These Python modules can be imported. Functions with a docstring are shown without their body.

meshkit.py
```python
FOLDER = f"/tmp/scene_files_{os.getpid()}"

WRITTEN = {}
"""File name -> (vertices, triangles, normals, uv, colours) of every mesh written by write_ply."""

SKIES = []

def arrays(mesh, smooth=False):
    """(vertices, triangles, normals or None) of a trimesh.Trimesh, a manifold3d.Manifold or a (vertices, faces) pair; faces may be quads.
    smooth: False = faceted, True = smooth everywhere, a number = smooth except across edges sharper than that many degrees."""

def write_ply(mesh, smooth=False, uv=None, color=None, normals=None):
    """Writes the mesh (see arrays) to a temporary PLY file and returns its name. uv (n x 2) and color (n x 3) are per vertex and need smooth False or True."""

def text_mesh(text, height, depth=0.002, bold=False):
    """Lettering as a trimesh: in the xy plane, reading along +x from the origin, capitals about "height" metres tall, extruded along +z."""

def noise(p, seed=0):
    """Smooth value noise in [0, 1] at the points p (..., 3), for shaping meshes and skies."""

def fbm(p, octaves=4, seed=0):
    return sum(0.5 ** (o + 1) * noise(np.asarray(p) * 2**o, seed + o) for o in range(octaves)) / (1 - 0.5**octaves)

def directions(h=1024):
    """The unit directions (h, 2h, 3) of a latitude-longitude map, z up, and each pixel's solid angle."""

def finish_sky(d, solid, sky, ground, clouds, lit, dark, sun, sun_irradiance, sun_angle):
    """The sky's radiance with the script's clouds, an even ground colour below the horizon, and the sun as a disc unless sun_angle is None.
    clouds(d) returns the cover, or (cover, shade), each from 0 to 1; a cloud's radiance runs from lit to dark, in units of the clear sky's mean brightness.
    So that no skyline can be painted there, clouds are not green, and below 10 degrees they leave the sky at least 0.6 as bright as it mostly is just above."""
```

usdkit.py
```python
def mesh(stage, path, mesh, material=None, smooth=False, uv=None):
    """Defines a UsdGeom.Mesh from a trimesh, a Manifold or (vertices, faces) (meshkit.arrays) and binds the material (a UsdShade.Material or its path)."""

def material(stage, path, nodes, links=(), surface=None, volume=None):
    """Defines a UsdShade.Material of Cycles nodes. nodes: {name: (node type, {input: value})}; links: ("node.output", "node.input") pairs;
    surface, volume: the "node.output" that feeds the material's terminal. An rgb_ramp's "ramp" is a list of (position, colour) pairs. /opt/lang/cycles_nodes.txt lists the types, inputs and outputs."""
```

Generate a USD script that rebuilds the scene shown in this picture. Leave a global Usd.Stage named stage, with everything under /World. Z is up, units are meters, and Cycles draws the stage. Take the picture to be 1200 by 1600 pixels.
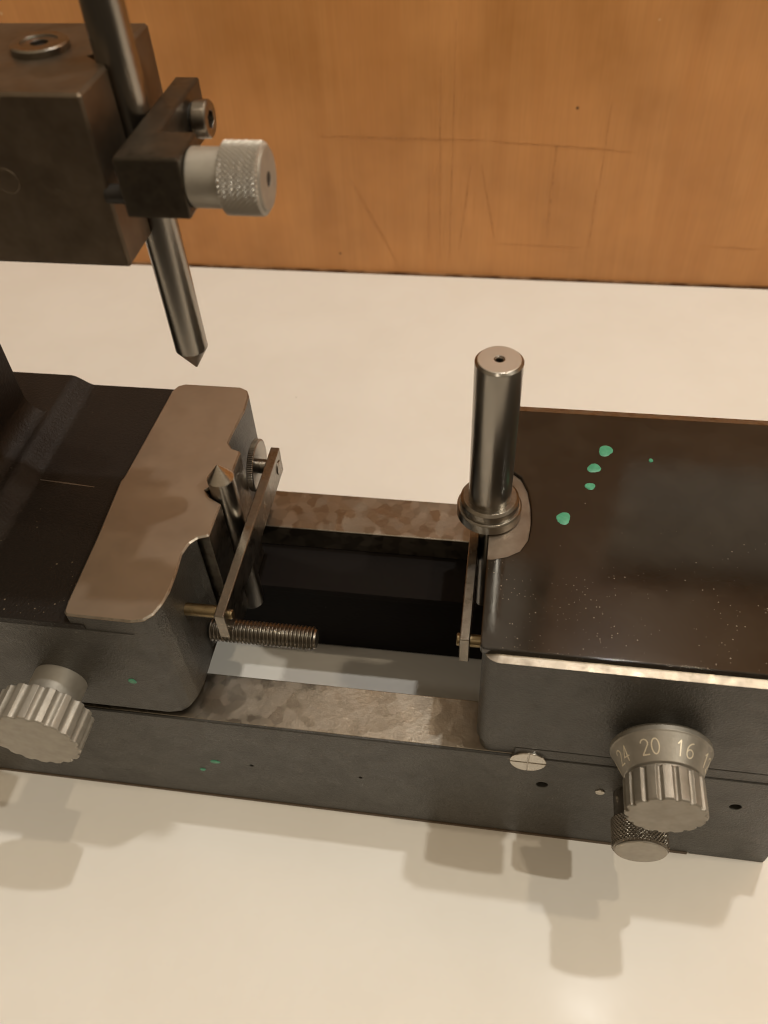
import math, random
import numpy as np
import trimesh
import manifold3d as m3
from shapely.geometry import Polygon, Point, LineString, box as sbox
from shapely.ops import unary_union
from pxr import Usd, UsdGeom, UsdLux, UsdShade, Gf, Sdf
import usdkit, meshkit

S = 0.0015                      # one drawing unit of the machine in metres
stage = Usd.Stage.CreateInMemory()
UsdGeom.SetStageUpAxis(stage, UsdGeom.Tokens.z)
UsdGeom.SetStageMetersPerUnit(stage, 1.0)
UsdGeom.Xform.Define(stage, '/World')
UsdGeom.Scope.Define(stage, '/World/Looks')

# ------------------------------------------------------------------ camera
F = 1310.0
R = np.array([[0.98882, 0.14235, -0.04433], [0.07536, -0.73377, -0.67521], [-0.12864, 0.66432, -0.73629]])
EYE = np.array([0, 0, 300.0]) * S
cam = UsdGeom.Camera.Define(stage, '/World/camera')
cam.CreateHorizontalApertureAttr(36.0)
cam.CreateVerticalApertureAttr(48.0)
cam.CreateFocalLengthAttr(36.0 * F / 1200)
cam.CreateClippingRangeAttr(Gf.Vec2f(0.01, 50))
cam.CreateFStopAttr(15.0)
cam.CreateFocusDistanceAttr(262 * S)
cam.CreateExposureAttr(0.0)
mat4 = np.eye(4)
mat4[0, :3], mat4[1, :3], mat4[2, :3], mat4[3, :3] = R[0], -R[1], -R[2], EYE
cam.AddTransformOp().Set(Gf.Matrix4d(*mat4.ravel().tolist()))

# ------------------------------------------------------------------ light: the dim warm room, and the ceiling lamps
L = '/World/Looks/'
room = usdkit.material(stage, L + 'room_air', {
    "t": ("texture_coordinate", {}), "x": ("separate_xyz", {}), "m": ("map_range", {"from_min": -1.0, "from_max": 1.0, "to_min": 0.0, "to_max": 1.0}),
    "r": ("rgb_ramp", {"ramp": [(0.0, (0.06, 0.045, 0.03)), (0.45, (0.10, 0.075, 0.05)), (0.55, (0.30, 0.225, 0.145)), (0.80, (0.72, 0.55, 0.36)), (1.0, (1.0, 0.78, 0.52))]}),
    "b": ("background_shader", {"strength": 0.49})},
    [("t.generated", "x.vector"), ("x.z", "m.value"), ("m.result", "r.fac"), ("r.color", "b.color")], surface="b.background")
sky = UsdLux.DomeLight.Define(stage, '/World/room_light')
UsdShade.MaterialBindingAPI.Apply(sky.GetPrim()).Bind(room)


def lamp(name, p, radius, power, color):
    l = UsdLux.SphereLight.Define(stage, '/World/' + name)
    l.CreateRadiusAttr(radius * S)
    l.CreateIntensityAttr(power)
    l.CreateColorAttr(Gf.Vec3f(*color))
    l.CreateNormalizeAttr(True)
    l.AddTranslateOp().Set(Gf.Vec3d(*(np.array(p, float) * S)))
    return l


lamp('ceiling_lamp', (200, 352, 1180), 14, 9.4, (1.0, 0.98, 0.94))
lamp('ceiling_lamp_001', (775, -20, 1180), 14, 15.0, (1.0, 0.95, 0.83))
lamp('ceiling_lamp_002', (300, 140, 1180), 14, 4.6, (1.0, 0.83, 0.60))
lamp('ceiling_lamp_003', (-60, -590, 1180), 45, 2.0, (1.0, 0.90, 0.75))

# ------------------------------------------------------------------ materials
U = 1.0 / S


def mat(name, base, rough=0.4, metal=0.0, bump=None, mottle=None, rvar=None, coat=0.0, bevel=0.35, spec=None, extra=None, scratch=None):
    """base colour; bump (scale per unit, strength); mottle (scale, second colour, lo, hi); rvar (scale, amount); scratch (scale vector, strength)."""
    n = {"g": ("geometry", {}), "s": ("vector_math", {"math_type": "scale", "scale": U}),
         "p": ("principled_bsdf", {"base_color": base, "roughness": rough, "metallic": metal, "coat_weight": coat, "coat_roughness": 0.12})}
    l = [("g.position", "s.vector1")]
    if spec is not None:
        n["p"][1]["specular_ior_level"] = spec
    nrm = None
    if bevel:
        n["bev"] = ("bevel", {"radius": bevel * S, "samples": 4})
        nrm = "bev.bevel"
    if scratch:
        n["sm"] = ("vector_math", {"math_type": "multiply", "vector2": scratch[0]})
        n["sn"] = ("noise_texture", {"scale": 1.0, "detail": 3.0, "roughness": 0.6})
        n["sb"] = ("bump", {"strength": scratch[1], "distance": 0.1 * S})
        l += [("s.vector", "sm.vector1"), ("sm.vector", "sn.vector"), ("sn.fac", "sb.height")]
        if nrm:
            l.append((nrm, "sb.normal"))
        nrm = "sb.normal"
    if bump:
        n["bn"] = ("noise_texture", {"scale": bump[0], "detail": 3.0, "roughness": 0.6})
        n["bb"] = ("bump", {"strength": bump[1], "distance": bump[2] * S if len(bump) > 2 else 0.25 * S})
        l += [("s.vector", "bn.vector"), ("bn.fac", "bb.height")]
        if nrm:
            l.append((nrm, "bb.normal"))
        nrm = "bb.normal"
    if nrm:
        l.append((nrm, "p.normal"))
    if mottle:
        n["mn"] = ("noise_texture", {"scale": mottle[0], "detail": 5.0, "roughness": 0.62})
        n["mr"] = ("rgb_ramp", {"ramp": [(mottle[2], base), (mottle[3], mottle[1])]})
        l += [("s.vector", "mn.vector"), ("mn.fac", "mr.fac"), ("mr.color", "p.base_color")]
    if rvar:
        n["rn"] = ("noise_texture", {"scale": rvar[0], "detail": 4.0, "roughness": 0.6})
        n["rm"] = ("map_range", {"from_min": 0.3, "from_max": 0.7, "to_min": rough - rvar[1], "to_max": rough + rvar[1]})
        l += [("s.vector", "rn.vector"), ("rn.fac", "rm.value"), ("rm.result", "p.roughness")]
    if extra:
        extra(n, l)
    return usdkit.material(stage, L + name, n, l, surface="p.BSDF")


def dust(scale, radius, col, dens_scale, lo, hi, ymask=None):
    """pale dust specks lying in drifts, put over the base colour"""
    def f(n, l):
        src = "mr.color" if "mr" in n else None
        n["dv"] = ("voronoi_texture", {"scale": scale, "feature": "f1", "randomness": 1.0})
        n["dl"] = ("map_range", {"from_min": radius, "from_max": radius * 0.6, "to_min": 0.0, "to_max": 1.0})
        n["dn"] = ("noise_texture", {"scale": dens_scale, "detail": 3.0})
        n["dr"] = ("map_range", {"from_min": lo, "from_max": hi, "to_min": 0.0, "to_max": 1.0})
        n["dw"] = ("separate_color", {"color_type": "rgb"})
        n["de"] = ("math", {"math_type": "multiply_add", "value2": 1.6, "value3": 0.75})
        n["dd"] = ("math", {"math_type": "multiply"})
        n["dt"] = ("math", {"math_type": "less_than"})
        n["dm"] = ("math", {"math_type": "multiply"})
        n["dx"] = ("mix", {"mix_type": "mix", "color2": col, "color1": n["p"][1]["base_color"]})
        l += [("s.vector", "dv.vector"), ("dw.g", "de.value1"), ("dv.distance", "dd.value1"), ("de.value", "dd.value2"), ("dd.value", "dl.value"), ("s.vector", "dn.vector"), ("dn.fac", "dr.value"),
              ("dv.color", "dw.color"), ("dw.r", "dt.value1"), ("dr.result", "dt.value2"), ("dl.result", "dm.value1"), ("dt.value", "dm.value2"),
              ("dm.value", "dx.fac"), ("dx.color", "p.base_color")]
        if ymask:                                   # the dust lies thickest towards one side of the top
            n["dy"] = ("separate_xyz", {})
            n["dz"] = ("map_range", {"from_min": ymask[0], "from_max": ymask[1], "to_min": ymask[2], "to_max": 1.0})
            n["dq"] = ("math", {"math_type": "multiply"})
            l[:] = [k for k in l if k != ("dr.result", "dt.value2")] + [("s.vector", "dy.vector"), ("dy.y", "dz.value"), ("dz.result", "dq.value1"), ("dr.result", "dq.value2"), ("dq.value", "dt.value2")]
        if src:
            l[:] = [k for k in l if k != (src, "p.base_color")] + [(src, "dx.color1")]
    return f


M = {}
M['paint'] = mat('black_hammered_paint', (0.028, 0.0262, 0.0225), 0.36, bump=(1.5, 0.6, 0.4), mottle=(0.05, (0.043, 0.0405, 0.035), 0.35, 0.7), rvar=(0.15, 0.08), bevel=0.6, extra=dust(0.35, 0.10, (0.16, 0.15, 0.12), 0.06, 0.52, 1.6))
M['paint_top'] = mat('black_gloss_paint', (0.011, 0.0085, 0.0062), 0.09, spec=0.62, bump=(0.35, 0.05, 0.2), rvar=(0.08, 0.03), bevel=0.5, mottle=(0.07, (0.019, 0.0155, 0.0115), 0.45, 0.75), extra=dust(1.35, 0.23, (0.26, 0.225, 0.18), 0.055, 0.40, 0.95, (172, 135, 0.06)))
M['paint_dark'] = mat('black_rough_paint', (0.011, 0.008, 0.006), 0.5, spec=0.28, bump=(1.1, 0.6, 0.4), bevel=0.5, extra=dust(0.9, 0.24, (0.15, 0.12, 0.085), 0.05, 0.38, 0.9, (165, 128, 0.05)))
M['plate'] = mat('milled_steel_plate', (0.305, 0.235, 0.172), 0.48, 0.76, scratch=((0.25, 2.2, 1.0), 0.12), rvar=(0.12, 0.04), mottle=(0.05, (0.25, 0.192, 0.14), 0.4, 0.75), bevel=0.3, extra=dust(0.28, 0.07, (0.06, 0.05, 0.04), 0.05, 0.4, 1.4))
M['steel'] = mat('ground_steel', (0.30, 0.28, 0.25), 0.25, 1.0, scratch=((1.8, 1.8, 0.004), 0.07), bevel=0.25)
M['steel_dark'] = mat('darkened_steel', (0.25, 0.225, 0.19), 0.30, 1.0, scratch=((2.2, 0.35, 2.2), 0.15), rvar=(0.2, 0.08), bevel=0.25, mottle=(0.2, (0.17, 0.15, 0.125), 0.4, 0.7))
M['steel_bright'] = mat('bright_turned_steel', (0.55, 0.51, 0.45), 0.24, 1.0, rvar=(0.2, 0.05), bevel=0.25)
M['edge'] = mat('bare_metal_edge', (0.30, 0.265, 0.22), 0.40, 1.0, scratch=((0.4, 3.0, 3.0), 0.25), rvar=(0.3, 0.12), bevel=0.2, mottle=(0.35, (0.22, 0.19, 0.155), 0.45, 0.7))
M['blued'] = mat('blackened_steel', (0.070, 0.058, 0.044), 0.36, 0.85, bump=(0.5, 0.08), rvar=(0.2, 0.08), mottle=(0.16, (0.11, 0.085, 0.06), 0.45, 0.75), bevel=0.5)
M['blued_matt'] = mat('matt_black_steel', (0.020, 0.017, 0.014), 0.5, 0.2, bump=(0.8, 0.15), bevel=0.5)
M['knob'] = mat('satin_aluminium', (0.37, 0.345, 0.30), 0.52, 0.7, bump=(1.6, 0.05), rvar=(0.3, 0.06), bevel=0.35, mottle=(0.25, (0.32, 0.295, 0.255), 0.4, 0.7))
M['knurl'] = mat('knurled_aluminium', (0.46, 0.43, 0.385), 0.44, 0.85, bevel=0.0)
M['dial'] = mat('dark_satin_aluminium', (0.29, 0.268, 0.23), 0.48, 0.75, bump=(1.6, 0.05), rvar=(0.3, 0.06), bevel=0.35, mottle=(0.25, (0.24, 0.22, 0.185), 0.4, 0.7))
M['rim'] = mat('brown_unpainted_iron', (0.11, 0.078, 0.05), 0.55, 0.2, bump=(0.8, 0.4), bevel=0.2)
M['brass'] = mat('tarnished_brass', (0.24, 0.185, 0.105), 0.38, 1.0, rvar=(0.4, 0.1))
M['engraved'] = mat('bright_engraving', (0.62, 0.55, 0.42), 0.4, 0.5, bevel=0.0)
M['green'] = mat('green_paint', (0.045, 0.25, 0.145), 0.42, bump=(0.8, 0.3), bevel=0.0, mottle=(0.6, (0.075, 0.33, 0.20), 0.4, 0.7))
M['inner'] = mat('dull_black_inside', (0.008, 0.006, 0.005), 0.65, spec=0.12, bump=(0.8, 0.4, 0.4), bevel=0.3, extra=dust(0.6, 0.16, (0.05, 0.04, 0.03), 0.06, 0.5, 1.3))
M['seat'] = mat('worn_steel_seat', (0.20, 0.165, 0.13), 0.42, 0.95, bump=(0.7, 0.15), rvar=(0.25, 0.08), mottle=(0.12, (0.15, 0.12, 0.09), 0.4, 0.7), bevel=0.3)
M['turned'] = mat('turned_end_face', (0.52, 0.48, 0.43), 0.42, 0.9, rvar=(0.3, 0.05), bevel=0.2)
M['arm'] = mat('brown_machined_steel', (0.165, 0.130, 0.095), 0.42, 0.95, bump=(0.5, 0.08), rvar=(0.15, 0.06), mottle=(0.10, (0.115, 0.088, 0.062), 0.4, 0.7), bevel=0.5)
M['hole'] = mat('hole_black', (0.006, 0.005, 0.004), 0.7, bevel=0.0)


def rail_extra(n, l):
    n["v"] = ("voronoi_texture", {"scale": 0.24, "feature": "smooth_f1", "smoothness": 0.35, "randomness": 1.0})
    n["vd"] = ("noise_texture", {"scale": 0.35, "detail": 3.0})
    n["va"] = ("vector_math", {"math_type": "multiply_add", "vector2": (2.5, 2.5, 0.0)})
    n["vs"] = ("separate_color", {"color_type": "rgb"})
    n["vr"] = ("map_range", {"from_min": 0.0, "from_max": 1.0, "to_min": 0.27, "to_max": 0.47})
    n["vc"] = ("rgb_ramp", {"ramp": [(0.0, (0.21, 0.187, 0.152)), (0.5, (0.29, 0.26, 0.215)), (1.0, (0.40, 0.36, 0.30))]})
    n["vx"] = ("mix", {"mix_type": "mix", "fac": 0.40})
    n["vw"] = ("wave_texture", {"wave_type": "bands", "bands_direction": "diagonal", "scale": 0.8, "distortion": 6.0, "detail": 3.0})
    n["vb"] = ("bump", {"strength": 0.35, "distance": 0.12 * S})
    l[:] = [k for k in l if k not in (("mr.color", "p.base_color"), ("bev.bevel", "p.normal"), ("bb.normal", "p.normal"))]
    l += [("vd.color", "va.vector1"), ("s.vector", "vd.vector"), ("s.vector", "va.vector3"), ("va.vector", "v.vector"), ("v.color", "vs.color"), ("vs.r", "vr.value"), ("vr.result", "p.roughness"),
          ("vs.g", "vc.fac"), ("vc.color", "vx.color2"), ("mr.color", "vx.color1"), ("vx.color", "p.base_color"), ("v.distance", "vb.height"), ("bb.normal", "vb.normal"), ("vb.normal", "p.normal")]


M['rail'] = mat('hand_scraped_steel', (0.30, 0.268, 0.222), 0.38, 1.0, bump=(0.8, 0.3, 0.25), scratch=((0.12, 2.6, 1.0), 0.10), mottle=(0.05, (0.25, 0.215, 0.17), 0.4, 0.75), bevel=0.3, extra=rail_extra)


def wood():
    n = {"g": ("geometry", {}), "s": ("vector_math", {"math_type": "scale", "scale": U}),
         "a": ("vector_math", {"math_type": "multiply", "vector2": (0.055, 0.055, 0.0042)}),
         "n1": ("noise_texture", {"scale": 1.0, "detail": 6.0, "roughness": 0.62, "distortion": 0.8}),
         "b": ("vector_math", {"math_type": "multiply", "vector2": (0.9, 0.9, 0.035)}),
         "n2": ("noise_texture", {"scale": 1.0, "detail": 3.0, "roughness": 0.6}),
         "r1": ("rgb_ramp", {"ramp": [(0.30, (0.525, 0.236, 0.074)), (0.48, (0.545, 0.252, 0.082)), (0.62, (0.572, 0.272, 0.092)), (0.75, (0.535, 0.245, 0.079))]}),
         "r2": ("rgb_ramp", {"ramp": [(0.35, (0.93, 0.92, 0.90)), (0.6, (1.03, 1.03, 1.03))]}),
         "mx": ("mix", {"mix_type": "multiply", "fac": 0.45}),
         "n3": ("noise_texture", {"scale": 0.02, "detail": 3.0}),
         "r3": ("rgb_ramp", {"ramp": [(0.3, (0.86, 0.84, 0.80)), (0.7, (1.08, 1.08, 1.08))]}),
         "m3": ("mix", {"mix_type": "multiply", "fac": 1.0}),
         "dv": ("voronoi_texture", {"scale": 0.045, "feature": "f1"}),
         "dl": ("map_range", {"from_min": 0.05, "from_max": 0.03, "to_min": 0.0, "to_max": 0.75}),
         "ds": ("separate_color", {"color_type": "rgb"}),
         "dc": ("rgb_ramp", {"ramp": [(0.0, (0.10, 0.04, 0.012)), (0.45, (0.10, 0.04, 0.012)), (0.5, (0.62, 0.40, 0.22)), (1.0, (0.62, 0.40, 0.22))]}),
         "mk": ("mix", {"mix_type": "mix"}),
         "rr": ("map_range", {"from_min": 0.3, "from_max": 0.7, "to_min": 0.30, "to_max": 0.46}),
         "bp": ("bump", {"strength": 0.12, "distance": 0.3 * S}),
         "p": ("principled_bsdf", {"roughness": 0.38})}
    l = [("g.position", "s.vector1"), ("s.vector", "a.vector1"), ("a.vector", "n1.vector"), ("s.vector", "b.vector1"), ("b.vector", "n2.vector"), ("n1.fac", "r1.fac"), ("n2.fac", "r2.fac"),
         ("r1.color", "mx.color1"), ("r2.color", "mx.color2"), ("s.vector", "n3.vector"), ("n3.fac", "r3.fac"), ("mx.color", "m3.color1"), ("r3.color", "m3.color2"),
         ("s.vector", "dv.vector"), ("dv.distance", "dl.value"), ("dv.color", "ds.color"), ("ds.r", "dc.fac"), ("dl.result", "mk.fac"), ("m3.color", "mk.color1"), ("dc.color", "mk.color2"),
         ("mk.color", "p.base_color"), ("n3.fac", "rr.value"), ("rr.result", "p.roughness"), ("n2.fac", "bp.height"), ("bp.normal", "p.normal")]
    return usdkit.material(stage, L + 'orange_veneer', n, l, surface="p.BSDF")


M['wood'] = wood()
M['wood_mark'] = mat('dark_scuff', (0.41, 0.18, 0.056), 0.5, bevel=0.0, mottle=(0.25, (0.53, 0.24, 0.077), 0.34, 0.56))
M['wood_edge'] = mat('worn_wood_edge', (0.15, 0.068, 0.024), 0.6, bevel=0.2, mottle=(0.05, (0.45, 0.26, 0.13), 0.42, 0.6))


def table_extra(n, l):
    n["tv"] = ("voronoi_texture", {"scale": 0.03, "feature": "f1"})
    n["tl"] = ("map_range", {"from_min": 0.02, "from_max": 0.012, "to_min": 0.0, "to_max": 0.6})
    n["tx"] = ("mix", {"mix_type": "mix", "color2": (0.25, 0.22, 0.18)})
    l[:] = [k for k in l if k != ("mr.color", "p.base_color")]
    l += [("s.vector", "tv.vector"), ("tv.distance", "tl.value"), ("tl.result", "tx.fac"), ("mr.color", "tx.color1"), ("tx.color", "p.base_color")]


M['table'] = mat('white_laminate', (0.80, 0.775, 0.725), 0.15, spec=0.02, bump=(0.25, 0.05, 0.3), mottle=(0.02, (0.775, 0.745, 0.69), 0.4, 0.68), rvar=(0.03, 0.05), bevel=0.0, extra=table_extra)
M['wall'] = mat('pale_wall_paint', (0.74, 0.66, 0.57), 0.7, bump=(0.2, 0.1), bevel=0.0)

# ------------------------------------------------------------------ helpers
used = {}


def numbered(path):
    k = used.get(path, 0)
    used[path] = k + 1
    return path if k == 0 else f"{path}_{k:03d}"


ORG = {}


def thing(name, label, cat, at, group=None):
    path = numbered('/World/' + name)
    x = UsdGeom.Xform.Define(stage, path)
    x.AddTranslateOp().Set(Gf.Vec3d(*(np.array(at, float) * S)))
    ORG[path] = np.array(at, float)
    p = x.GetPrim()
    p.SetCustomDataByKey('label', label)
    p.SetCustomDataByKey('category', cat)
    if group:
        p.SetCustomDataByKey('group', group)
    return path


def part(parent, name, mesh, material, smooth=30, label=None):
    path = numbered(parent + '/' + name)
    v, f, n = meshkit.arrays(mesh, smooth)
    org = ORG[parent]
    ORG[path] = org
    v = (v - org) * S
    m = UsdGeom.Mesh.Define(stage, path)
    m.CreatePointsAttr([Gf.Vec3f(*map(float, p)) for p in v])
    m.CreateFaceVertexCountsAttr([3] * len(f))
    m.CreateFaceVertexIndicesAttr([int(i) for i in f.ravel()])
    m.CreateSubdivisionSchemeAttr('none')
    if n is not None:
        m.CreateNormalsAttr([Gf.Vec3f(*map(float, p)) for p in n])
        m.SetNormalsInterpolation('vertex')
    UsdShade.MaterialBindingAPI.Apply(m.GetPrim()).Bind(M[material])
    if label:
        m.GetPrim().SetCustomDataByKey('label', label)
    return path


def struct(name, mesh, material):
    ORG['/World'] = np.zeros(3)
    p = part('/World', name, mesh, material, smooth=False)
    stage.GetPrimAtPath(p).SetCustomDataByKey('kind', 'structure')
    return p


def man(t):
    if isinstance(t, m3.Manifold):
        return t
    return m3.Manifold(m3.Mesh(np.asarray(t.vertices, np.float32), np.asarray(t.faces, np.uint32)))


def bx(x0, x1, y0, y1, z0, z1):
    return m3.Manifold.cube((x1 - x0, y1 - y0, z1 - z0)).translate((x0, y0, z0))


def cbox(x0, x1, y0, y1, z0, z1, c=0.6):
    """box with chamfered edges"""
    return m3.Manifold.batch_hull([bx(x0 + c, x1 - c, y0 + c, y1 - c, z0, z1), bx(x0, x1, y0 + c, y1 - c, z0 + c, z1 - c), bx(x0 + c, x1 - c, y0, y1, z0 + c, z1 - c)])


def rbox(x0, x1, y0, y1, z0, z1, r):
    s = m3.Manifold.sphere(r, 24)
    return m3.Manifold.batch_hull([s.translate((x, y, z)) for x in (x0 + r, x1 - r) for y in (y0 + r, y1 - r) for z in (z0 + r, z1 - r)])


def hull(pts):
    return m3.Manifold.hull_points(np.array(pts, np.float32))


def ext(poly, z0, z1):
    cs = []
    for g in getattr(poly, 'geoms', [poly]):
        g = g.simplify(0.01)
        cs.append([list(map(tuple, g.exterior.coords[:-1]))] + [list(map(tuple, h.coords[:-1])) for h in g.interiors])
    return m3.Manifold.batch_boolean([m3.Manifold.extrude(m3.CrossSection(c, m3.FillRule.EvenOdd), z1 - z0).translate((0, 0, z0)) for c in cs], m3.OpType.Add)


def slab(poly, z0, z1, c=0.5, k=3):
    """extrusion whose top edge is rounded in k fine steps"""
    parts = [ext(poly, z0, z1 - c)]
    for i in range(1, k + 1):
        a = math.pi / 2 * i / k
        inset = c * (1 - math.cos(a)) + 0.0
        parts.append(ext(poly.buffer(-max(inset, 1e-3), join_style=1), z0, z1 - c + c * math.sin(a)))
    return m3.Manifold.batch_boolean(parts, m3.OpType.Add)


AX = {'x': np.array([[0, 0, 1], [0, 1, 0], [-1, 0, 0.]]), 'y': np.array([[1, 0, 0], [0, 0, 1], [0, -1, 0.]]), 'z': np.eye(3), '-y': np.array([[1, 0, 0], [0, 0, -1], [0, 1, 0.]])}


def orient(t, axis, at):
    """mesh built along z -> along axis (local z becomes +x, +y or -y), moved to at"""
    T = np.eye(4)
    T[:3, :3] = AX[axis]
    T[:3, 3] = at
    t = t.copy()
    t.apply_transform(T)
    return t


def rev(profile, axis, at, sections=64):
    """profile: (r, h) from bottom to top, closed on the axis"""
    t = trimesh.creation.revolve(np.array(profile, float), sections=sections)
    if t.volume < 0:
        t.invert()
    return orient(t, axis, at)


def cyl(r, h0, h1, axis, at, c=0.0, sections=48):
    pr = [(0, h0), (r - c, h0), (r, h0 + c), (r, h1 - c), (r - c, h1), (0, h1)] if c else [(0, h0), (r, h0), (r, h1), (0, h1)]
    return rev(pr, axis, at, sections)


def knurl(r, h0, h1, n, amp, axis, at, straight=False, rows=None, c=0.5):
    """closed knurled drum: diamonds, or straight serrations"""
    cols = n * 6
    p = 2 * math.pi * r / n
    rows = rows or (2 if straight else max(6, int((h1 - h0) / p * 6)))
    th = np.linspace(0, 2 * np.pi, cols, endpoint=False)
    hs = np.linspace(h0 + c, h1 - c, rows + 1)
    T, H = np.meshgrid(th, hs)
    u = T * n / (2 * np.pi)
    tri = lambda q: 1 - np.abs((q % 1.0) * 2 - 1)
    d = tri(u) if straight else np.minimum(tri(u + (H - h0) / p), tri(u - (H - h0) / p))
    rad = r - amp + amp * d
    rings = [np.stack([rad * np.cos(T), rad * np.sin(T), H], -1).reshape(-1, 3)]
    rc = r - amp - c
    lo = np.stack([rc * np.cos(th), rc * np.sin(th), np.full(cols, h0)], -1)
    hi = np.stack([rc * np.cos(th), rc * np.sin(th), np.full(cols, h1)], -1)
    V = np.vstack([lo, rings[0], hi, [[0, 0, h0]], [[0, 0, h1]]])
    nr = rows + 3
    Fc = []
    for i in range(nr - 1):
        a = i * cols + np.arange(cols)
        b = i * cols + (np.arange(cols) + 1) % cols
        Fc += [np.stack([a, b, b + cols], 1), np.stack([a, b + cols, a + cols], 1)]
    a, b = np.arange(cols), (np.arange(cols) + 1) % cols
    Fc.append(np.stack([b, a, np.full(cols, nr * cols)], 1))
    o = (nr - 1) * cols
    Fc.append(np.stack([a + o, b + o, np.full(cols, nr * cols + 1)], 1))
    return orient(trimesh.Trimesh(V, np.vstack(Fc), process=False), axis, at)


def fluted(r, n, depth, land, h0, h1, axis, at, c=0.5, seg=16):
    """grip with n scallops cut between lands (land = share of the pitch left standing); chamfered front end at h1"""
    th = np.linspace(0, 2 * np.pi, n * seg, endpoint=False)
    u = (th * n / (2 * np.pi)) % 1.0
    w = np.clip((u - land) / (1 - land), 0, 1)
    rad = r - depth * np.sin(np.pi * w) ** 0.8 * (u > land)
    rows = [(0, h0), (0, h1 - c), (c, h1)]
    V = [np.stack([(rad - i) * np.cos(th), (rad - i) * np.sin(th), np.full(len(th), h)], -1) for i, h in rows]
    cols = len(th)
    V = np.vstack(V + [np.array([[0, 0, h0], [0, 0, h1]])])
    a, b = np.arange(cols), (np.arange(cols) + 1) % cols
    Fc = []
    for i in range(2):
        Fc += [np.stack([a + i * cols, b + i * cols, b + (i + 1) * cols], 1), np.stack([a + i * cols, b + (i + 1) * cols, a + (i + 1) * cols], 1)]
    Fc += [np.stack([b, a, np.full(cols, 3 * cols)], 1), np.stack([a + 2 * cols, b + 2 * cols, np.full(cols, 3 * cols + 1)], 1)]
    return orient(trimesh.Trimesh(V, np.vstack(Fc), process=False), axis, at)


def spot(rx, ry, seed, normal, at, h=0.25, n=26):
    """a thin dried drop of paint with an uneven outline"""
    rng = np.random.default_rng(seed)
    th = np.linspace(0, 2 * np.pi, n, endpoint=False)
    w = 1 + 0.10 * np.sin(2 * th + rng.uniform(0, 6)) + 0.07 * np.sin(3 * th + rng.uniform(0, 6)) + 0.03 * rng.normal(size=n)
    o = np.stack([rx * w * np.cos(th), ry * w * np.sin(th), np.zeros(n)], -1)
    i = o * 0.8 + [0, 0, h]
    V = np.vstack([o, i, [[0, 0, h * 1.1]]])
    a, b = np.arange(n), (np.arange(n) + 1) % n
    Fc = np.vstack([np.stack([a, b, b + n], 1), np.stack([a, b + n, a + n], 1), np.stack([a + n, b + n, np.full(n, 2 * n)], 1)])
    return orient(trimesh.Trimesh(V, Fc, process=False), 'z' if normal == 'z' else '-y', at)


# bare bright rim: a narrow sloping strip all round the top
def rim(poly, z0, inset, rise):
    o = np.array(poly.simplify(0.02).exterior.coords[:-1]); c = poly.buffer(-inset)
    pr_ = [c.exterior.interpolate(c.exterior.project(Point(p))).coords[0] for p in o]
    n = len(o)
    V = np.vstack([np.c_[o, np.full(n, z0)], np.c_[np.array(pr_), np.full(n, z0 + rise)]])
    a, b = np.arange(n), (np.arange(n) + 1) % n
    Fc = np.vstack([np.stack([a, b, b + n], 1), np.stack([a, b + n, a + n], 1)])
    t = trimesh.Trimesh(V, Fc, process=False)
    if t.face_normals[:, 2].mean() < 0:
        t.invert()
    return t


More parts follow.
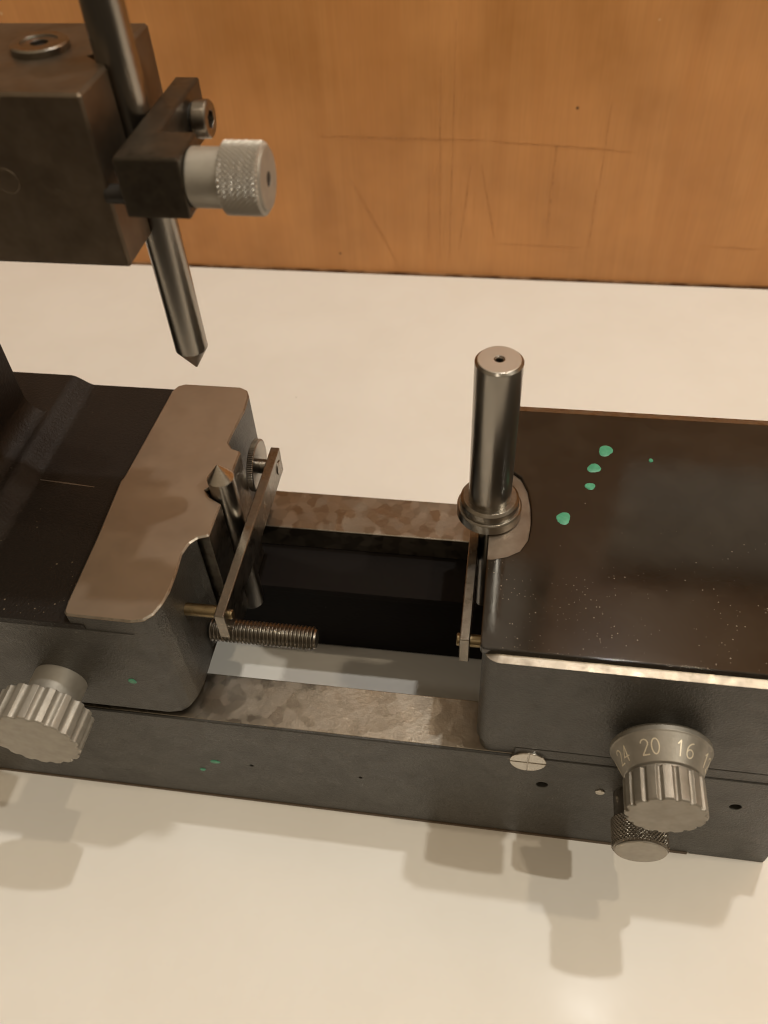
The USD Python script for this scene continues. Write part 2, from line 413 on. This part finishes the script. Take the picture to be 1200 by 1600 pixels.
# ------------------------------------------------------------------ the setting: white table, orange wooden panel behind
struct('table', bx(-1500, 1500, -70, 480, -30, 0), 'table')
struct('wall', bx(-1500, 1500, 499.5, 520, -200, 1600), 'wall')
WP = thing('wooden_panel', 'orange-brown veneered wooden panel standing upright behind the white table', 'panel', (0, 484, 0))
bd = bx(-1500, 1500, 482.5, 499, -30, 1100) - bx(98, 700, 470, 510, 380, 536) - bx(-1600, 56, 470, 510, 508, 1200)
part(WP, 'board', bd, 'wood', smooth=False)
part(WP, 'bottom_edge', bx(-1500, 1500, 481.9, 482.45, -1.0, 0.9), 'wood_edge', smooth=False, label='dark worn lower edge of the wooden panel')
rng = np.random.default_rng(4)


def scuff(pts, w):
    """a shallow scratch filled with dirt, along points (x, z) on the panel"""
    pts = np.array(pts, float)
    d = np.gradient(pts, axis=0)
    d /= np.linalg.norm(d, axis=1, keepdims=True)
    nrm = np.stack([-d[:, 1], d[:, 0]], 1)
    ww = w * (0.35 + 0.65 * np.sin(np.linspace(0.15, np.pi - 0.15, len(pts))))[:, None] * rng.uniform(0.6, 1.2, (len(pts), 1))
    a, b = pts + nrm * ww / 2, pts - nrm * ww / 2
    V = [(p[0], 482.35, p[1]) for p in a] + [(p[0], 482.35, p[1]) for p in b]
    n = len(pts)
    Fc = [(i, i + 1, n + i + 1, n + i) for i in range(n - 1)]
    part(WP, 'scratch', (np.array(V), np.array(Fc)), 'wood_mark', smooth=False)


def line(x0, z0, x1, z1, w, n=14, j=0.25):
    t = np.linspace(0, 1, n)
    scuff(np.stack([x0 + (x1 - x0) * t + rng.normal(0, j, n) * 0.4, z0 + (z1 - z0) * t + rng.normal(0, j, n)], 1), w)


# ------------------------------------------------------------------ the bed of the machine
BED = thing('machine_bed', 'long black cast bed with two scraped steel rails, lying on the white table', 'machine base', (-80, 173.7, 0))
X0, X1 = -262, 101.3
front = cbox(X0, X1, 121.7, 139.6, 1.2, 57.9, 0.35)
back = bx(X0, X1, 192.2, 225.7, 1.2, 44.0)
web = bx(X0 + 1, X1 - 1, 186.0, 225.6, 44.0, 47.0)
ends = bx(60, X1 - 1, 130, 220, 1.2, 40) + bx(X0, -200, 130, 220, 1.2, 40)
feet = cbox(76, X1, 121.7, 225.7, 0.05, 6, 0.5) + cbox(X0, -222, 121.7, 225.7, 0.05, 6, 0.5)
body = front + back + ends + feet
holes = [(22.1, 40.7, 1.9), (81.6, 40.7, 1.9), (-37.7, 30.1, 0.65), (-75.9, 29.5, 0.75)]
for hx, hz, hr in holes:
    body -= man(cyl(hr, -1, 5, 'y', (hx, 121.7, hz), sections=24))
part(BED, 'casting', body, 'paint')
part(BED, 'bottom_rim', bx(-221, 75.5, 121.35, 139, 0.15, 1.15), 'rim', label='thin brown unpainted rim along the bottom of the bed')
for hx, hz, hr in holes:
    part(BED, 'bolt_hole', cyl(hr + 0.02, 4.0, 4.9, 'y', (hx, 121.7, hz), sections=24), 'hole')
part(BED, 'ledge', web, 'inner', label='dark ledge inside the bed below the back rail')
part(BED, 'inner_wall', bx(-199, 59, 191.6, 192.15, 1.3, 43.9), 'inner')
part(BED, 'front_rail', cbox(X0 + .5, X1 - .5, 122.5, 139.4, 57.5, 58.05, 0.15), 'rail')
part(BED, 'back_rail', cbox(X0, X1, 206.4, 225.7, 47.05, 58.05, 0.3), 'rail')
pin = part(BED, 'small_pin', cyl(1.5, -0.5, 3, 'y', (40.3, 121.7, 40.5), 0.2, 24), 'steel_bright')
for i, (gx, gz, rx, ry) in enumerate([(-89.1, 29.2, 1.7, 1.2), (-95.1, 21.7, 1.2, 1.0)]):
    part(BED, 'paint_spot', spot(rx, ry, 30 + i, 'y', (gx, 121.68, gz)), 'green')
LK = part(BED, 'clamp_knob', knurl(8.6, 0.2, 9.5, 44, 0.6, '-y', (51.8, 113.8, 40.7)), 'steel_dark', smooth=False, label='small knurled clamping knob below the numbered dial')
part(LK, 'shank', cyl(7.4, -7.9, 0.2, '-y', (51.8, 113.8, 40.7)), 'steel_dark')
part(LK, 'end_cap', cyl(7.8, 9.4, 10.0, '-y', (51.8, 113.8, 40.7), 0.3), 'knob')
d = man(cyl(5.6, -0.55, 3, 'y', (16.4, 121.7, 55.9), 0.2))
part(BED, 'slotted_screw', (d - bx(10, 23, 121.0, 121.6, 55.5, 56.2)) - bx(16.15, 16.55, 121.0, 121.5, 50, 62), 'steel_bright', label='round slotted screw head set across the seam of bed and right head')

# ------------------------------------------------------------------ left head
LH = thing('left_head', 'black cast left head with brown steel top plate and overhanging arm, clamped on the bed', 'machine head', (-150, 173.7, 58))
P = Polygon([(-116, 122.0), (-97, 121.8), (-93.6, 122.6), (-91.4, 124.8), (-90.0, 128.5), (-89.3, 133), (-89.4, 140), (-90.0, 147), (-88.9, 151.3), (-87, 153.6), (-84, 154.7),
             (-84, 191.8), (-87.3, 193), (-89.2, 195.6), (-89, 200), (-87.9, 212), (-88.3, 220), (-89.8, 223), (-92.5, 224.4), (-113, 224.4), (-115.6, 223), (-116.8, 220),
             (-118.6, 181), (-118.9, 176), (-119.4, 174.5), (-118, 150), (-117.4, 126), (-117, 123)])
P = P.buffer(1.0, resolution=6).buffer(-2.0, resolution=6).buffer(1.0, resolution=6)
VEE = Polygon([(-90.4, 173.2), (-88, 170.4), (-83.5, 167.7), (-80, 166), (-80, 181.5), (-83.5, 179.8), (-88, 176.0)])
Pn = P.difference(VEE)
foot = Polygon([(-262, 121.7), (-98, 121.7), (-94, 122.5), (-91.6, 124.7), (-90.2, 128.5), (-89.6, 133), (-90.1, 147), (-90.1, 200), (-89, 219), (-91, 223.5), (-96, 225.7), (-262, 225.7)])
cast = ext(P.buffer(-0.05).difference(sbox(-92, 153.2, -70, 193.2)).difference(VEE), 62.5, 111.27) + ext(foot, 62, 105.5) + hull([(x, y, z) for x, y in foot.buffer(-0.01).exterior.coords for z in (62.5,)] + [(x, y, 58.7) for x, y in foot.buffer(-2.0).exterior.coords])
px_ = np.linspace(-157.5, -148.5, 13)
pz_ = 107.9 + 4.1 * (0.5 + 0.5 * np.cos(np.pi * (px_ + 157.5) / 9.0))
pad = ext(Polygon([(-262, 107), (-262, 112.0)] + list(zip(px_, pz_)) + [(-148.5, 107)]), 0, 103.6)
pad = pad.transform(np.array([[1, 0, 0, 0], [0, 0, -1, 225.5], [0, 1, 0, 0.0]]))
crown = ext(foot.intersection(sbox(-300, 0, -112, 400)).buffer(-0.03), 105.5, 107.9) + pad
part(LH, 'casting', cast, 'paint')
part(LH, 'upper_casting', crown, 'paint_dark', smooth=50)
sv = [(-168.5, 177.3, 112.02), (-160, 176.8, 112.03), (-157.6, 176.5, 112.03)], [(-151.5, 176.2, 107.95), (-140, 175.4, 107.94), (-129.5, 174.6, 107.94)]
for pts_ in sv:
    q = np.array(pts_); w_ = np.array([[0, .14, 0], [0, .3, 0], [0, .12, 0]])
    part(LH, 'scratch', (np.vstack([q - w_, q + w_]), np.array([(0, 1, 4, 3), (1, 2, 5, 4)])), 'edge', smooth=False)
arcs = [(-157 - 7 * math.sin(a), 118.9 - 7 * math.cos(a)) for a in np.linspace(0, math.pi / 2, 14)]
colp = [(-262, 111)] + [(-157, 111)] + arcs + [(-163.8, 140), (-165, 215), (-262, 215)]
col = ext(Polygon([(a, b) for a, b in colp]), 0, 56)
col = col.transform(np.array([[1, 0, 0, 0], [0, 0, -1, 205], [0, 1, 0, 0.0]]))
part(LH, 'column', col, 'paint_dark', smooth=40)
part(LH, 'plate_edge', rim(Pn, 111.55, 0.5, 0.46), 'edge', smooth=False)
part(LH, 'top_plate', ext(Pn.buffer(-0.02), 111.25, 111.55) + ext(Pn.buffer(-0.45), 111.3, 112.02), 'plate', label='brown steel plate with a notched right edge on top of the left head')
blk = sbox(-91.95, 154.8, -84.05, 191.7).difference(VEE)
part(LH, 'vee_block', ext(blk, 59, 111.2), 'steel_dark', label='steel block with a vertical vee groove')
# arm
arm = hull([(x, y, z) for x in (-262, -84.1) for y in (156.1, 194.4) for z in (202.0, 239.0)] + [(x, y, z) for x in (-262, -83.5) for y in (156.1, 194.4) for z in (202.7, 238.4)]
           + [(x, y, z) for x in (-262, -84.1) for y in (155.5, 195.0) for z in (202.7, 238.4)])
vee2 = ext(Polygon([(-90.0, 175.0), (-82, 168.2), (-82, 181.8)]), 190, 250)
part(LH, 'arm', arm - vee2, 'arm', label='rectangular dark arm above, holding the upright rod')
sc = part(LH, 'cap_washer', (man(cyl(6.2, -0.4, 1.6, 'z', (-101.5, 178.6, 239), 0.35)) - man(cyl(1.9, 0.3, 3, 'z', (-101.5, 178.6, 239)))) - (man(cyl(4.0, 1.3, 3, 'z', (-101.5, 178.6, 239)))), 'steel_dark')
part(sc, 'socket', cyl(1.92, 0.1, 0.5, 'z', (-101.5, 178.6, 239), sections=6), 'hole')
part(LH, 'set_screw', man(cyl(2.9, -0.14, 1, 'y', (-105.5, 155.5, 221.4), 0.2, 32)) - man(cyl(2.4, -1, -0.06, 'y', (-105.5, 155.5, 221.4))), 'arm')
# upper bracket
lshape = Polygon([(-79.2, 152.2), (-65.6, 152.2), (-65.6, 164.5), (-73.6, 164.5), (-73.6, 193.2), (-79.2, 193.2)])
BR = part(LH, 'clamp_bracket', slab(lshape.buffer(-0.4).buffer(0.4, resolution=4), 216.0, 228.4, 0.5), 'blued', label='L-shaped black clamp bracket holding the rod to the arm')
KN = part(BR, 'knurled_knob', knurl(7.3, 0.0, 8.6, 42, 0.6, 'x', (-58.7, 158, 222.0)), 'knurl', smooth=False, label='bright knurled thumb knob of the bracket')
part(KN, 'neck', cyl(5.9, -6.8, 0.3, 'x', (-58.7, 158, 222.0), 0.3), 'knob')
part(KN, 'end_face', man(rev([(0, 8.2), (6.3, 8.2), (6.3, 8.7), (5.9, 9.0), (0, 9.0)], 'x', (-58.7, 158, 222.0))) - man(cyl(1.5, 8.3, 10, 'x', (-58.7, 158, 222.0))), 'knob')
part(KN, 'centre_hole', cyl(1.5, 8.25, 8.92, 'x', (-58.7, 158, 222.0)), 'hole')
CS = part(BR, 'cap_screw', man(cyl(4.1, 0, 3.6, 'x', (-73.0, 184.5, 222.6), 0.35)) - man(cyl(2.1, 1.5, 5, 'x', (-73.0, 184.5, 222.6), sections=6)), 'steel_dark')
part(CS, 'shank', cyl(3.4, -4, 0.1, 'x', (-73.0, 184.5, 222.6)), 'blued_matt')
part(BR, 'stop_pin', cyl(2.0, -5.5, 1, 'x', (-79.0, 156.8, 218.6)), 'blued_matt')
# lower clamp bar of the left head
LB = part(LH, 'clamp_bar', cbox(-79.0, -75.9, 134, 207, 89.3, 100.2, 0.25), 'steel_dark', label='thin steel clamp bar across the pointed pin')
part(LB, 'brass_pin', cyl(2.0, -14, 0.0, 'x', (-79.0, 138.2, 96.5)), 'brass')
part(LB, 'pin_end', cyl(1.5, -0.5, 1.0, 'x', (-75.9, 138.2, 95.8), 0.3), 'brass')
part(LB, 'thumb_nut', knurl(9.3, 0, 2.3, 84, 0.35, 'x', (-84.2, 200.8, 96.8), straight=True, c=0.3), 'steel', smooth=False, label='thin knurled disc nut behind the clamp bar')
part(LB, 'bolt', cyl(2.6, -9, 0.35, 'x', (-75.9, 202.6, 94.6), 0.2, 32), 'steel_dark')
# threaded rod
pr = [(0, 0)]
for k in range(27):
    pr += [(3.3, k * 1.3), (3.95, k * 1.3 + 0.45), (3.95, k * 1.3 + 0.75)]
pr += [(3.3, 35.1), (3.0, 35.8), (0, 35.8)]
part(LH, 'threaded_rod', rev(pr, 'x', (-89.5, 148.3, 71.5), 48), 'steel_dark', smooth=20, label='threaded stud sticking out of the left head')
# big fluted knob
KX, KY, KZ = -129.8, 100.4, 75.8
GK = part(LH, 'fluted_knob', fluted(14.3, 18, 0.85, 0.42, -11, 0, '-y', (KX, KY, KZ), 0.35), 'knob', label='grey fluted hand knob on the front of the left head')
part(GK, 'neck', cyl(8.3, -22, -10.8, '-y', (KX, KY, KZ), 0.4), 'knob')
for i, (gx, gz, rx, ry) in enumerate([(-105.4, 79.3, 1.5, 1.2)]):
    part(LH, 'paint_spot', spot(rx, ry, 40 + i, 'y', (gx, 121.68, gz)), 'green')

# ------------------------------------------------------------------ right head
RH = thing('right_head', 'black box-shaped right head with glossy green-spotted top and a numbered dial, on the bed', 'machine head', (60, 173.7, 58))
rfoot = Polygon([(0, 121.7), (97.3, 121.7), (97.3, 225.7), (0, 225.7)]).buffer(-5).buffer(5, resolution=8)
RVEE = Polygon([(4.5, 173.7), (1.2, 170.6), (-3, 168.5), (-3, 178.9), (1.2, 176.8)])
rb = ext(rfoot.difference(RVEE), 64.2, 109.4)
rb = rb + ext(rfoot.buffer(-1.0).difference(RVEE), 58.1, 64.2) + ext(rfoot.buffer(-4.4).difference(RVEE), 100, 110.7)
part(RH, 'casting', rb, 'paint')
part(RH, 'gib_strip', cbox(12, 96.8, 121.9, 127, 58.1, 63.5, 0.25), 'paint')
part(RH, 'bare_edge', rim(rfoot.buffer(0.02), 109.45, 4.6, 1.35), 'edge', smooth=False, label='bright bare metal edge round the top of the right head')
cover = sbox(-0.7, 124.0, 94.2, 220.6).buffer(-1.5).buffer(1.5, resolution=5)
recess = Polygon([(-5, 154.2), (1, 154.6), (5, 156.0), (8.5, 158.4), (10.8, 163), (11.5, 170), (11.2, 177), (10.2, 183), (8.0, 188.5), (4, 191.8), (-5, 193)]).buffer(0.8).buffer(-0.8, resolution=5)
part(RH, 'top_cover', slab(cover.difference(recess), 109.6, 112.1, 0.4), 'paint_top', label='glossy dark brown top cover with dust and green paint spots')
part(RH, 'seat_face', ext(recess.buffer(-0.03).intersection(sbox(-0.7, 100, 100, 300)).difference(RVEE), 109.7, 111.0), 'seat', label='bare steel seat under the collar of the upright spindle')
for i, (gx, gy, rx, ry) in enumerate([(34.2, 203.1, 2.35, 2.5), (30.4, 194.8, 2.0, 2.2), (29.0, 186.7, 1.45, 1.7), (20.9, 172.5, 2.2, 2.3), (48.1, 200, 0.8, 0.75)]):
    part(RH, 'paint_spot', spot(rx, ry, 10 + i, 'z', (gx, gy, 112.08)), 'green')
DX, DY, DZ = 51.3, 98.7, 79.4
DL = part(RH, 'numbered_dial', rev([(0, -22.9), (7.5, -22.9), (7.5, -20.3), (13.0, -20.2), (13.8, -19.3), (13.8, -17.9), (13.4, -17.5), (10.3, -10.6), (9.6, -10.2), (9.6, -9.0), (0, -9.0)], '-y', (DX, DY, DZ), 72), 'dial', label='grey dial with a conical numbered rim')
part(DL, 'fluted_grip', fluted(10.7, 16, 0.8, 0.58, -9.4, 0, '-y', (DX, DY, DZ), 0.4), 'dial')
sl = math.hypot(3.1, 6.9)
arc = lambda cx, cy, rx, ry, a0, a1, n=14: [(cx + rx * math.cos(math.radians(a)), cy + ry * math.sin(math.radians(a))) for a in np.linspace(a0, a1, n)]
STROKES = {'0': [arc(.5, 1, .5, 1, 0, 360, 24)], '1': [[(.15, 1.55), (.5, 2), (.5, 0)]],
           '2': [arc(.5, 1.48, .48, .52, 165, -30) + [(.05, 0), (1, 0)]], '4': [[(.72, 0), (.72, 2), (0, .6), (1, .6)]],
           '6': [arc(1.0, .75, 1.0, 1.25, 100, 180, 10) + arc(.5, .55, .5, .55, 180, 540, 22)],
           '8': [arc(.5, .52, .5, .52, 90, 450, 22), arc(.5, 1.5, .42, .46, -90, 270, 22)]}


def numerals(word, height, pen):
    """thin single-line engraved figures, flat, centred on x = 0"""
    shapes = []
    for i, ch in enumerate(word):
        for st in STROKES[ch]:
            shapes.append(LineString([((x + 1.45 * i) * height / 2, y * height / 2) for x, y in st]).buffer(pen, resolution=3))
    u = unary_union(shapes)
    parts = [trimesh.creation.extrude_polygon(g, 0.05, engine='earcut') for g in getattr(u, 'geoms', [u])]
    t = trimesh.util.concatenate(parts)
    t.vertices[:, 0] -= (t.vertices[:, 0].min() + t.vertices[:, 0].max()) / 2
    return t


for k, word in enumerate(['20', '16', '12', '8', '4', '0', '28', '24']):
    a0 = math.radians(-26 + 46 * k if k < 3 else -26 + 45 * k)
    t = numerals(word, 4.0, 0.17)
    v = t.vertices.copy()
    s = (v[:, 1] + 1.8) / sl                       # along the slant, from the grip to the rim
    rad = 10.3 + 3.1 * s
    h = -10.6 - 6.9 * s
    rn, hn = 6.9 / sl, 3.1 / sl
    rad, h = rad + rn * (v[:, 2] - 0.02), h + hn * (v[:, 2] - 0.02)
    ang = a0 + v[:, 0] / 12.0
    w = np.stack([DX + rad * np.sin(ang), DY - h, DZ + rad * np.cos(ang)], -1)
    part(DL, 'number', trimesh.Trimesh(w, t.faces, process=False), 'engraved', smooth=False)
# clamp bar of the right head
RB = part(RH, 'clamp_bar', cbox(-6.7, -3.75, 134, 207, 89.0, 100.2, 0.25), 'steel_dark', label='thin steel clamp bar beside the right head')
part(RB, 'screw', cyl(1.9, -1.0, 7, 'x', (-6.7, 136.9, 96.0), 0.3, 32), 'brass')
part(RB, 'bolt', cyl(2.6, -0.6, 6, 'x', (-6.7, 202.6, 94.6), 0.2, 32), 'steel_dark')

# ------------------------------------------------------------------ the spindle, the pointed pins
SPX, SPY = -1.3, 173.7
SP = thing('upright_spindle', 'polished steel post with a collar, standing upright at the left end of the right head', 'spindle', (SPX, SPY, 60))
post = man(rev([(0, 118), (6.3, 118), (6.3, 167.7), (5.7, 168.3), (5.5, 168.3), (0, 168.3)], 'z', (SPX, SPY, 0), 96)) - man(rev([(0, 163), (0.9, 163), (0.9, 168), (1.5, 169), (0, 169)], 'z', (SPX, SPY, 0), 32))
part(SP, 'post', post, 'steel')
part(SP, 'end_face', man(cyl(5.65, 168.0, 168.5, 'z', (SPX, SPY, 0), 0.15, 96)) - man(cyl(1.5, 167, 170, 'z', (SPX, SPY, 0), sections=32)), 'turned')
part(SP, 'centre_hole', cyl(0.92, 164, 165.6, 'z', (SPX, SPY, 0), sections=24), 'hole')
part(SP, 'collar', rev([(0, 111.1), (9.2, 111.1), (9.65, 111.5), (9.65, 114.6), (9.25, 115.1), (0, 115.1)], 'z', (SPX, SPY, 0), 96), 'steel')
part(SP, 'shoulder', rev([(0, 115.0), (8.7, 115.0), (8.8, 115.3), (8.7, 117.6), (7.9, 118.4), (0, 118.4)], 'z', (SPX, SPY, 0), 96), 'steel_dark')
part(SP, 'shank', cyl(2.45, 66, 111.2, 'z', (SPX, SPY, 0), 0.4, 48), 'steel')
LP = thing('lower_pin', 'short pointed steel pin standing tip up in the notch of the left head', 'pin', (-83.2, 173.7, 56))
part(LP, 'shaft', cyl(4.25, 54.5, 117.6, 'z', (-84.6, 173.7, 0), 0.0, 64), 'steel')
part(LP, 'point', rev([(0, 117.6), (4.25, 117.6), (0.35, 122.9), (0, 123.1)], 'z', (-84.6, 173.7, 0), 64), 'steel_bright')
UP = thing('upper_rod', 'long steel rod hanging point down from the arm, clamped in the bracket', 'rod', (-83.3, 174.6, 165))
part(UP, 'shaft', cyl(4.35, 166.6, 275, 'z', (-83.3, 174.6, 0), 0.0, 64), 'steel')
part(UP, 'point', rev([(0, 160.0), (0.3, 160.1), (4.35, 166.6), (0, 166.6)], 'z', (-83.3, 174.6, 0), 64), 'steel_dark')

# ------------------------------------------------------------------ small marks on the panel
line(-118, 88.6, -20, 88.0, 0.9, 30)
line(-18, 87.6, 62, 83, 0.7, 24)
line(20, 86, 20, 30, 0.9, 16)
line(47, 110, 47, 62, 0.5, 12)
line(46, 60, 46, 24, 0.9, 12)
line(-100, 62, -74, 8, 0.8, 14)
line(-28, 74, -34, 18, 0.7, 12)
line(-22, 74, -12, 28, 0.6, 12)
line(-46, 130, -46, 12, 0.45, 20)
line(-38, 150, -40, 12, 0.45, 20)
line(-53, 70, -53, 16, 0.4, 14)
line(118, 26.5, 146, 25.5, 0.6, 8)
line(-10, 24, 40, 22.5, 0.35, 10)
